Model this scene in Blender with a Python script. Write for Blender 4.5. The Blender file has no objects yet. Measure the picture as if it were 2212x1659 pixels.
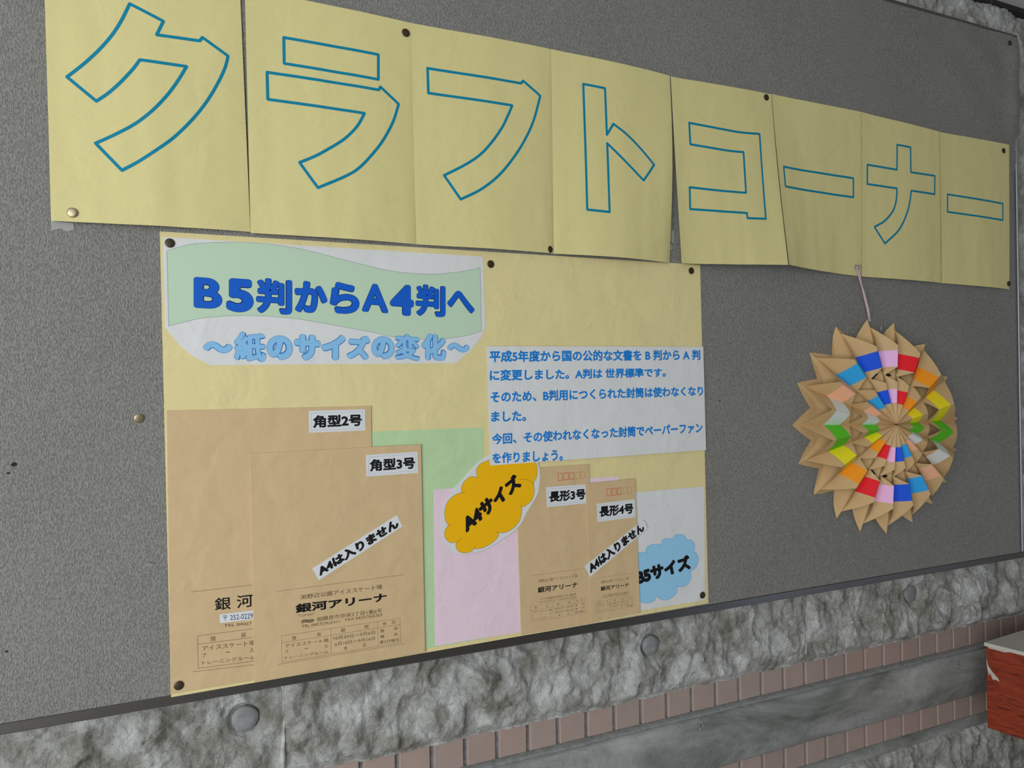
import bpy, bmesh, math, random
from mathutils import Matrix, Vector, noise
random.seed(7)
C = bpy.context.scene.collection
SC = bpy.context.scene
PI = math.pi

# ---------------------------------------------------------------- camera
pan, tilt, roll = 0.427132628, 0.0023296673, -0.0140598611
ct, st = math.cos(tilt), math.sin(tilt)
fwd = Vector((math.sin(pan)*ct, math.cos(pan)*ct, st))
rt0 = Vector((math.cos(pan), -math.sin(pan), 0))
up0 = rt0.cross(fwd)
rt = math.cos(roll)*rt0 + math.sin(roll)*up0
up = -math.sin(roll)*rt0 + math.cos(roll)*up0
cam = bpy.data.objects.new('camera', bpy.data.cameras.new('camera'))
C.objects.link(cam)
cam.matrix_world = Matrix(((rt.x, up.x, -fwd.x, 0), (rt.y, up.y, -fwd.y, -0.9600405),
                           (rt.z, up.z, -fwd.z, 1.5), (0, 0, 0, 1)))
cam.data.sensor_width = 36
cam.data.lens = 1605.985 / 2212 * 36
cam.data.clip_start = 0.01
SC.camera = cam

# ---------------------------------------------------------------- light
SC.view_settings.view_transform = 'Standard'
SC.view_settings.look = 'None'
SC.view_settings.gamma = 1
SC.view_settings.use_curve_mapping = False
SC.view_settings.exposure = 0.0
world = bpy.data.worlds.new('world'); SC.world = world
world.use_nodes = True
bg = world.node_tree.nodes['Background']
bg.inputs[0].default_value = (0.90, 0.83, 0.70, 1)
bg.inputs[1].default_value = 0.135

def area(name, loc, target, sx, sy, power, col):
    l = bpy.data.lights.new(name, 'AREA'); l.shape = 'RECTANGLE'
    l.size = sx; l.size_y = sy; l.energy = power; l.color = col
    o = bpy.data.objects.new(name, l); C.objects.link(o)
    o.location = loc
    o.rotation_euler = (Vector(target) - Vector(loc)).to_track_quat('-Z', 'Y').to_euler()
    return o
area('window_daylight', (-1.65, -2.05, 1.40), (0, 0, 1.40), 2.1, 1.6, 57, (0.98, 0.99, 0.985))
area('doorway_daylight', (2.6, -1.6, 0.75), (1.6, 0, 0.6), 0.8, 0.7, 2.6, (0.55, 0.70, 1.0))

# ---------------------------------------------------------------- helpers
def link(o, parent=None):
    C.objects.link(o)
    if parent is not None: o.parent = parent
    return o

def tag(o, label=None, cat=None, group=None, kind=None):
    if label: o['label'] = label
    if cat: o['category'] = cat
    if group: o['group'] = group
    if kind: o['kind'] = kind
    return o

def empty(name, loc, label=None, cat=None, group=None, kind=None):
    o = bpy.data.objects.new(name, None); C.objects.link(o); o.location = loc
    o.empty_display_size = .01
    tag(o, label, cat, group, kind)
    return o

def meshobj(name, verts, faces, m, parent=None, mats=None, smooth=False, fmat=None):
    """world-coordinate vertices; the parent's location is taken off"""
    off = Vector((0, 0, 0))
    q = parent
    while q is not None:
        off += q.location; q = q.parent
    me = bpy.data.meshes.new(name)
    me.from_pydata([tuple(Vector(v) - off) for v in verts], [], faces)
    for mm in (mats or [m]): me.materials.append(mm)
    if fmat: me.polygons.foreach_set('material_index', fmat)
    if smooth: me.polygons.foreach_set('use_smooth', [True]*len(me.polygons))
    me.update()
    return link(bpy.data.objects.new(name, me), parent)

def box(x0, x1, y0, y1, z0, z1):
    v = [(x, y, z) for x in (x0, x1) for y in (y0, y1) for z in (z0, z1)]
    return v, [(0,1,3,2), (4,6,7,5), (0,4,5,1), (2,3,7,6), (0,2,6,4), (1,5,7,3)]

def bevbox(x0, x1, y0, y1, z0, z1, b):
    """box whose front (y0) edges are chamfered"""
    v = []
    for (y, i) in ((y1, 0), (y0+b, 0), (y0, b)):
        v += [(x0+i, y, z0+i), (x1-i, y, z0+i), (x1-i, y, z1-i), (x0+i, y, z1-i)]
    f = [(3,2,1,0), (8,9,10,11)]
    for k in (0, 4):
        for i in range(4):
            j = (i+1) % 4
            f.append((k+i, k+j, k+4+j, k+4+i))
    return v, f

def merge(parts):
    V, F = [], []
    for v, f in parts:
        n = len(V); V += list(v); F += [tuple(i+n for i in q) for q in f]
    return V, F

# ---------------------------------------------------------------- materials
def mat(name, col, rough=.6, metal=0., spec=.5, build=None):
    m = bpy.data.materials.new(name); m.use_nodes = True
    nt = m.node_tree; b = nt.nodes['Principled BSDF']
    b.inputs['Base Color'].default_value = (*col, 1)
    b.inputs['Roughness'].default_value = rough
    b.inputs['Metallic'].default_value = metal
    b.inputs['Specular IOR Level'].default_value = spec
    if build: build(nt, b)
    return m

def N(nt, t, **k):
    n = nt.nodes.new(t)
    for a, v in k.items():
        if a in n.inputs: n.inputs[a].default_value = v
        else: setattr(n, a, v)
    return n

def coords(nt, scale=(1, 1, 1), rot=(0, 0, 0)):
    g = nt.nodes.new('ShaderNodeNewGeometry')
    mp = nt.nodes.new('ShaderNodeMapping')
    mp.inputs['Scale'].default_value = scale
    mp.inputs['Rotation'].default_value = rot
    nt.links.new(g.outputs['Position'], mp.inputs['Vector'])
    return mp.outputs[0]

def noisen(nt, vec, scale, detail=4, rough=.5, dist=0.):
    n = nt.nodes.new('ShaderNodeTexNoise')
    n.inputs['Scale'].default_value = scale; n.inputs['Detail'].default_value = detail
    n.inputs['Roughness'].default_value = rough; n.inputs['Distortion'].default_value = dist
    nt.links.new(vec, n.inputs['Vector'])
    return n.outputs['Fac']

def ramp(nt, fac, stops):
    r = nt.nodes.new('ShaderNodeValToRGB')
    e = r.color_ramp.elements
    while len(e) < len(stops): e.new(.5)
    for i, (p, c) in enumerate(stops):
        e[i].position = p; e[i].color = (*c, 1) if len(c) == 3 else c
    nt.links.new(fac, r.inputs[0])
    return r.outputs[0]

def bump(nt, h, strength, dist, normal=None):
    b = nt.nodes.new('ShaderNodeBump')
    b.inputs['Strength'].default_value = strength; b.inputs['Distance'].default_value = dist
    nt.links.new(h, b.inputs['Height'])
    if normal: nt.links.new(normal, b.inputs['Normal'])
    return b.outputs[0]

def mix(nt, a, b, fac, mode='MIX'):
    m = nt.nodes.new('ShaderNodeMix'); m.data_type = 'RGBA'; m.blend_type = mode
    if isinstance(fac, float): m.inputs[0].default_value = fac
    else: nt.links.new(fac, m.inputs[0])
    for i, x in ((6, a), (7, b)):
        if isinstance(x, tuple): m.inputs[i].default_value = (*x, 1)
        else: nt.links.new(x, m.inputs[i])
    return m.outputs[2]

def paper(name, col, wr=.25, grain=.06):
    def bld(nt, b):
        v = coords(nt)
        big = noisen(nt, v, 16, 3, .5, .4)
        fine = noisen(nt, v, 900, 2)
        c = mix(nt, tuple(x*(1-grain) for x in col), tuple(min(1, x*(1+grain)) for x in col), noisen(nt, v, 260, 4, .7))
        nt.links.new(c, b.inputs['Base Color'])
        n = bump(nt, big, wr, .012)
        n = bump(nt, fine, .12, .0003, n)
        nt.links.new(n, b.inputs['Normal'])
    return mat(name, col, .62, 0, .3, bld)

def kraft(name, col):
    def bld(nt, b):
        v = coords(nt)
        vs = coords(nt, (1, 1, .22))
        g = noisen(nt, vs, 420, 4, .7)
        blot = noisen(nt, v, 38, 3, .5)
        c = mix(nt, tuple(x*.93 for x in col), tuple(x*1.07 for x in col), g)
        c2 = mix(nt, (1, 1, 1), (.93, .92, .89), blot)
        c = mix(nt, c, c2, 1.0, 'MULTIPLY')
        nt.links.new(c, b.inputs['Base Color'])
        n = bump(nt, noisen(nt, v, 22, 2, .5, .3), .25, .012)
        n = bump(nt, g, .15, .0004, n)
        nt.links.new(n, b.inputs['Normal'])
    return mat(name, col, .58, 0, .3, bld)

def ink(name, col): return mat(name, col, .55, 0, .25)

M = {}
M['banner'] = paper('banner_yellow_paper', (.76, .70, .335), .22)
M['poster'] = paper('poster_cream_paper', (.80, .71, .37), .35)
M['white'] = paper('white_paper', (.76, .785, .805), .3, .02)
M['label'] = paper('label_paper', (.74, .79, .84), .1, .02)
M['green'] = paper('green_paper', (.52, .73, .43), .3)
M['pink'] = paper('pink_paper', (.86, .69, .81), .3)
M['kraft'] = kraft('kraft_paper', (.69, .52, .305))
M['fankraft'] = kraft('fan_kraft_paper', (.66, .46, .235))
M['teal'] = ink('teal_ink', (.0, .25, .41))
M['black'] = ink('black_ink', (.008, .008, .010))
M['faded'] = ink('brown_black_ink', (.09, .055, .03))
M['faint'] = ink('faint_ink', (.22, .13, .06))
M['greyline'] = ink('grey_ink', (.30, .38, .42))
M['blue'] = ink('blue_ink', (.005, .12, .66))
M['navy'] = ink('navy_ink', (.004, .02, .13))
M['sky'] = ink('sky_ink', (.27, .58, .93))
M['skyline'] = ink('sky_outline_ink', (.02, .22, .62))
M['para'] = ink('azure_ink', (.010, .24, .74))
M['orange'] = ink('orange_print', (.96, .53, .004))
M['cloudblue'] = ink('light_blue_print', (.33, .66, .94))
M['wave'] = ink('pale_green_print', (.55, .74, .57))
M['postal'] = ink('vermilion_ink', (.62, .09, .02))
M['postal2'] = ink('pale_vermilion_ink', (.60, .19, .06))

def weave_b(nt, b):
    v = coords(nt, (1, 1, .55))
    w = noisen(nt, v, 600, 2, .5, .3)
    v2 = coords(nt)
    w2 = noisen(nt, v2, 1100, 2, .6)
    sp = noisen(nt, v2, 6, 3)
    c = ramp(nt, w, [(.36, (.20, .202, .196)), (.64, (.315, .315, .305))])  # shade in the weave grooves painted into the cloth colour
    c = mix(nt, c, ramp(nt, sp, [(.3, (.92, .92, .90)), (.7, (1, 1, 1))]), 1.0, 'MULTIPLY')
    # worn, slightly browner dirt patches
    d = noisen(nt, v2, 14, 5, .65)
    c = mix(nt, c, (.17, .15, .12), ramp(nt, d, [(.66, (0, 0, 0)), (.80, (.35, .35, .35))]))
    nt.links.new(c, b.inputs['Base Color'])
    n = bump(nt, w, .9, .0018)
    n = bump(nt, w2, .3, .0004, n)
    nt.links.new(n, b.inputs['Normal'])
M['fabric'] = mat('grey_woven_cloth', (.22, .22, .22), .85, 0, .25, weave_b)

def metal_b(nt, b):
    v = coords(nt, (.03, 1, 1))
    nt.links.new(bump(nt, noisen(nt, v, 900, 3), .12, .0003), b.inputs['Normal'])
M['frame'] = mat('satin_dark_metal', (.19, .185, .175), .33, .85, .5, metal_b)

def concrete_b(nt, b):
    v = coords(nt)
    n1 = noisen(nt, v, 22, 6, .62)
    c = ramp(nt, n1, [(.29, (.19, .185, .15)), (.42, (.38, .38, .35)), (.54, (.57, .59, .58)), (.68, (.80, .84, .85))])  # wide tone range puts facet highlights and shade into the colour
    # pits
    n2 = noisen(nt, v, 260, 2, .5)
    c = mix(nt, c, (.05, .05, .04), ramp(nt, n2, [(.70, (0, 0, 0)), (.76, (.8, .8, .8))]))
    # cracks' dirt / moss stains
    n3 = noisen(nt, v, 9, 5, .7, .6)
    c = mix(nt, c, (.16, .145, .09), ramp(nt, n3, [(.60, (0, 0, 0)), (.76, (.5, .5, .5))]))
    nt.links.new(c, b.inputs['Base Color'])
    n = bump(nt, noisen(nt, v, 120, 6, .7), 1.0, .007)
    n = bump(nt, n2, .5, .002, n)
    nt.links.new(n, b.inputs['Normal'])
M['rough'] = mat('rough_hammered_concrete', (.4, .4, .38), .50, 0, .5, concrete_b)

def smooth_conc_b(nt, b):
    v = coords(nt, (.5, 1, 1.4))
    n1 = noisen(nt, v, 9, 7, .66, .5)
    c = ramp(nt, n1, [(.32, (.12, .135, .12)), (.45, (.24, .26, .25)), (.57, (.36, .38, .38)), (.72, (.48, .50, .51))])
    n2 = noisen(nt, coords(nt), 140, 4, .7)
    c = mix(nt, c, (.10, .11, .10), ramp(nt, n2, [(.58, (0, 0, 0)), (.72, (.5, .5, .5))]))
    nt.links.new(c, b.inputs['Base Color'])
    n = bump(nt, n1, .5, .01); n = bump(nt, n2, .5, .002, n)
    nt.links.new(n, b.inputs['Normal'])
M['conc'] = mat('smooth_trowelled_concrete', (.2, .2, .2), .42, 0, .5, smooth_conc_b)
M['mortar'] = mat('dark_grout', (.12, .12, .12), .8, 0, .3, lambda nt, b: nt.links.new(
    ramp(nt, noisen(nt, coords(nt), 120, 4, .7), [(.3, (.13, .13, .14)), (.7, (.36, .37, .40))]), b.inputs['Base Color']))
M['rib'] = mat('pale_mortar_rib', (.50, .51, .49), .7, 0, .3, lambda nt, b: nt.links.new(
    ramp(nt, noisen(nt, coords(nt), 90, 5, .7), [(.35, (.28, .28, .26)), (.6, (.60, .62, .61))]), b.inputs['Base Color']))
def plug_b(nt, b):
    v = coords(nt)
    n1 = noisen(nt, v, 120, 5, .6)
    nt.links.new(ramp(nt, n1, [(.3, (.20, .215, .225)), (.7, (.32, .335, .345))]), b.inputs['Base Color'])
    nt.links.new(bump(nt, n1, .4, .003), b.inputs['Normal'])
M['plug'] = mat('grey_filler_mortar', (.26, .27, .28), .6, 0, .4, plug_b)
def tile_b(nt, b):
    v = coords(nt)
    oi = nt.nodes.new('ShaderNodeObjectInfo')
    n1 = noisen(nt, v, 60, 3)
    c = ramp(nt, oi.outputs['Random'], [(0, (.41, .32, .285)), (.5, (.435, .34, .305)), (1, (.385, .31, .285))])
    c = mix(nt, c, ramp(nt, n1, [(.3, (.93, .93, .93)), (.7, (1, 1, 1))]), 1.0, 'MULTIPLY')
    nt.links.new(c, b.inputs['Base Color'])
M['tile'] = mat('salmon_ceramic_tile', (.4, .25, .2), .30, 0, .5, tile_b)
M['brass'] = mat('aged_brass', (.075, .058, .035), .45, .6)
M['brassdull'] = mat('dull_pale_brass', (.42, .36, .24), .42, .8)
M['steel'] = mat('steel_wire', (.55, .55, .55), .3, 1.)
M['ribbon'] = mat('pink_ribbon', (.66, .50, .60), .5)
M['tape'] = mat('clear_tape', (.62, .64, .62), .25, 0, .6, lambda nt, b: setattr(b.inputs['Alpha'], 'default_value', .45))
def clear_b(nt, b):
    b.inputs['Transmission Weight'].default_value = .85
M['clear'] = mat('clear_plastic', (.85, .85, .85), .15, 0, .5, clear_b)
M['ceiling'] = mat('painted_ceiling', (.80, .80, .77), .7)
M['shadowgap'] = mat('gap_shade_black', (.02, .02, .02), .7)  # black colour stands in for shade inside the ceiling gap
M['floor'] = mat('grey_floor', (.20, .19, .18), .6, 0, .4, lambda nt, b: nt.links.new(
    ramp(nt, noisen(nt, coords(nt), 20, 5), [(.3, (.16, .15, .14)), (.7, (.24, .23, .22))]), b.inputs['Base Color']))
def redwood_b(nt, b):
    v = coords(nt, (1, 1, 6.0))
    w = noisen(nt, v, 26, 6, .62, 1.2)
    c = ramp(nt, w, [(.34, (.10, .014, .007)), (.45, (.235, .032, .012)), (.60, (.33, .050, .017)), (.8, (.38, .07, .024))])
    v2 = coords(nt)
    k = noisen(nt, v2, 12, 3, .5, .5)
    c = mix(nt, c, (.09, .012, .006), ramp(nt, k, [(.6, (0, 0, 0)), (.75, (.5, .5, .5))]))
    nt.links.new(c, b.inputs['Base Color'])
    nt.links.new(bump(nt, noisen(nt, v2, 30, 3, .5), .15, .008), b.inputs['Normal'])
M['redwood'] = mat('red_woodgrain_film', (.35, .05, .02), .32, 0, .5, redwood_b)
M['cream'] = mat('off_white_board', (.60, .59, .54), .5)
M['whitescuff'] = mat('torn_film_backing', (.55, .50, .47), .6)

# ---------------------------------------------------------------- 2-D tools (mm in the plane of the board)
def catmull(pts, ang=35, sub=6, closed=True):
    n = len(pts); out = []
    def turn(i):
        if not closed and (i <= 0 or i >= n-1): return 180
        a, b, c = pts[i-1], pts[i], pts[(i+1) % n]
        d = math.degrees(math.atan2(c[1]-b[1], c[0]-b[0]) - math.atan2(b[1]-a[1], b[0]-a[0]))
        return abs((d+180) % 360 - 180)
    corner = [turn(i) > ang for i in range(n)]
    for i in range(n if closed else n-1):
        j = (i+1) % n
        p1, p2 = pts[i], pts[j]
        if corner[i] and corner[j]:
            k = 1
        else: k = sub
        p0 = pts[i-1] if not corner[i] else (2*p1[0]-p2[0], 2*p1[1]-p2[1])
        p3 = pts[(j+1) % n] if not corner[j] else (2*p2[0]-p1[0], 2*p2[1]-p1[1])
        if corner[i] and not corner[j]: p0 = (p1[0]+(p1[0]-p2[0])*.5, p1[1]+(p1[1]-p2[1])*.5)
        for s in range(k):
            t = s/k
            out.append(tuple(.5*(2*p1[q] + (p2[q]-p0[q])*t + (2*p0[q]-5*p1[q]+4*p2[q]-p3[q])*t*t
                                 + (3*p1[q]-p0[q]-3*p2[q]+p3[q])*t**3) for q in (0, 1)))
    if not closed: out.append(pts[-1])
    return out

def resample(pts, step, closed=True):
    out = []; n = len(pts)
    for i in range(n if closed else n-1):
        a, b = pts[i], pts[(i+1) % n]
        k = max(1, int(math.hypot(b[0]-a[0], b[1]-a[1])/step))
        out += [(a[0]+(b[0]-a[0])*t/k, a[1]+(b[1]-a[1])*t/k) for t in range(k)]
    if not closed: out.append(pts[-1])
    return out

def stroke(pts, w, closed=True, caps=6):
    """flat ribbon of width w along a polyline, round joins"""
    V, F = [], []; n = len(pts); r = w/2
    for i in range(n if closed else n-1):
        a, b = pts[i], pts[(i+1) % n]
        dx, dy = b[0]-a[0], b[1]-a[1]; L = math.hypot(dx, dy)
        if L < 1e-9: continue
        nx, ny = -dy/L*r, dx/L*r
        k = len(V)
        V += [(a[0]-nx, a[1]-ny), (b[0]-nx, b[1]-ny), (b[0]+nx, b[1]+ny), (a[0]+nx, a[1]+ny)]
        F.append((k, k+1, k+2, k+3))
    for i in range(n):
        p = pts[i]
        if 0 < i < n-1 or closed:
            a, c = pts[i-1], pts[(i+1) % n]
            d = math.atan2(c[1]-p[1], c[0]-p[0]) - math.atan2(p[1]-a[1], p[0]-a[0])
            if abs((d+PI) % (2*PI) - PI) < .06: continue
        k = len(V)
        V += [(p[0]+r*math.cos(2*PI*j/caps), p[1]+r*math.sin(2*PI*j/caps)) for j in range(caps)]
        F.append(tuple(range(k, k+caps)))
    return V, F

_tc = {}
def text2d(body, bold=0., res=3):
    """outline lettering as 2-D verts/faces from the built-in font (em units), thickened by a stroke of `bold`"""
    key = (body, bold, res)
    if key in _tc: return _tc[key]
    c = bpy.data.curves.new('t', 'FONT'); c.body = body; c.resolution_u = res
    o = bpy.data.objects.new('t', c); C.objects.link(o)
    dg = bpy.context.evaluated_depsgraph_get()
    me = bpy.data.meshes.new_from_object(o.evaluated_get(dg))
    V = [(v.co.x, v.co.y) for v in me.vertices]; F = [tuple(p.vertices) for p in me.polygons]
    if bold > 0:
        use = {}
        key2 = {}
        # weld by position, then boundary edges = used by one face
        idx = []
        for v in V:
            k = (round(v[0], 5), round(v[1], 5)); idx.append(key2.setdefault(k, len(key2)))
        pos = list(key2)
        for f in F:
            for i in range(len(f)):
                a, b = idx[f[i]], idx[f[(i+1) % len(f)]]
                if a != b: use[(min(a, b), max(a, b))] = use.get((min(a, b), max(a, b)), 0)+1
        seen = set()
        for (a, b), n in use.items():
            if n != 1: continue
            sv, sf = stroke([pos[a], pos[b]], bold, False, 6)
            sv, sf = sv[:4], sf[:1]
            k = len(V); V += sv; F += [tuple(i+k for i in q) for q in sf]
            for q in (a, b):
                if q in seen: continue
                seen.add(q); k = len(V); r = bold/2
                V += [(pos[q][0]+r*math.cos(PI*j/4), pos[q][1]+r*math.sin(PI*j/4)) for j in range(8)]
                F.append(tuple(range(k, k+8)))
    bpy.data.objects.remove(o); bpy.data.curves.remove(c); bpy.data.meshes.remove(me)
    # drop unreferenced
    _tc[key] = (V, F)
    return _tc[key]

def bil(q, a, b):
    """q = TL TR BR BL, a right, b down"""
    return tuple((q[0][i]*(1-a)+q[1][i]*a)*(1-b)+(q[3][i]*(1-a)+q[2][i]*a)*b for i in (0, 1))

def fit(body, quad, bold=0., res=3, inset=0.):
    V, F = text2d(body, bold, res)
    V0, _ = text2d(body, 0., res) if inset else (V, F)
    xs = [v[0] for v in V0]; ys = [v[1] for v in V0]
    x0, x1, y0, y1 = min(xs), max(xs), min(ys), max(ys)
    w = (x1-x0) or 1; h = (y1-y0) or 1
    return [bil(quad, (v[0]-x0)/w, (y1-v[1])/h) for v in V], F

def flat(name, parts, y, m, parent):
    """print lying in the plane y (mm in front of the board)"""
    V, F = merge(parts)
    yy = [0.]*len(V)
    for i, f in enumerate(F):      # overlapping ink shapes never share one exact plane
        for q in f: yy[q] = (i*7 % 61)*.002
    return meshobj(name, [(a/1000, -(y+e)/1000, b/1000) for (a, b), e in zip(V, yy)], [tuple(reversed(f)) if orient(V, f) > 0 else f for f in F], m, parent)

def orient(V, f):
    s = 0
    for i in range(len(f)):
        a, b = V[f[i]], V[f[(i+1) % len(f)]]
        s += a[0]*b[1]-b[0]*a[1]
    # front faces the camera (-y) when counter-clockwise seen from -y  (x right, z up)
    return -s

def slab(name, poly, y0, y1, m, parent, bev=0.):
    """cut-out sheet, outline in mm, from depth y0 to y1 in front of the board"""
    if orient(poly, range(len(poly))) > 0: poly = list(reversed(poly))
    n = len(poly)
    cx = sum(p[0] for p in poly)/n; cz = sum(p[1] for p in poly)/n
    V = [(p[0]/1000, -y0/1000, p[1]/1000) for p in poly] + [(p[0]/1000, -(y1-bev)/1000, p[1]/1000) for p in poly]
    F = [tuple(range(n-1, -1, -1))]
    F += [(i, (i+1) % n, n+(i+1) % n, n+i) for i in range(n)]
    if bev:
        L = []
        for p in poly:
            d = math.hypot(p[0]-cx, p[1]-cz); s = (d-bev*1.4)/d
            L.append((cx+(p[0]-cx)*s, cz+(p[1]-cz)*s))
        V += [(p[0]/1000, -y1/1000, p[1]/1000) for p in L]
        F += [(n+i, n+(i+1) % n, 2*n+(i+1) % n, 2*n+i) for i in range(n)]
        F.append(tuple(range(2*n, 3*n)))
    else:
        F.append(tuple(range(n, 2*n)))
    return meshobj(name, V, F, m, parent)
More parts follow.
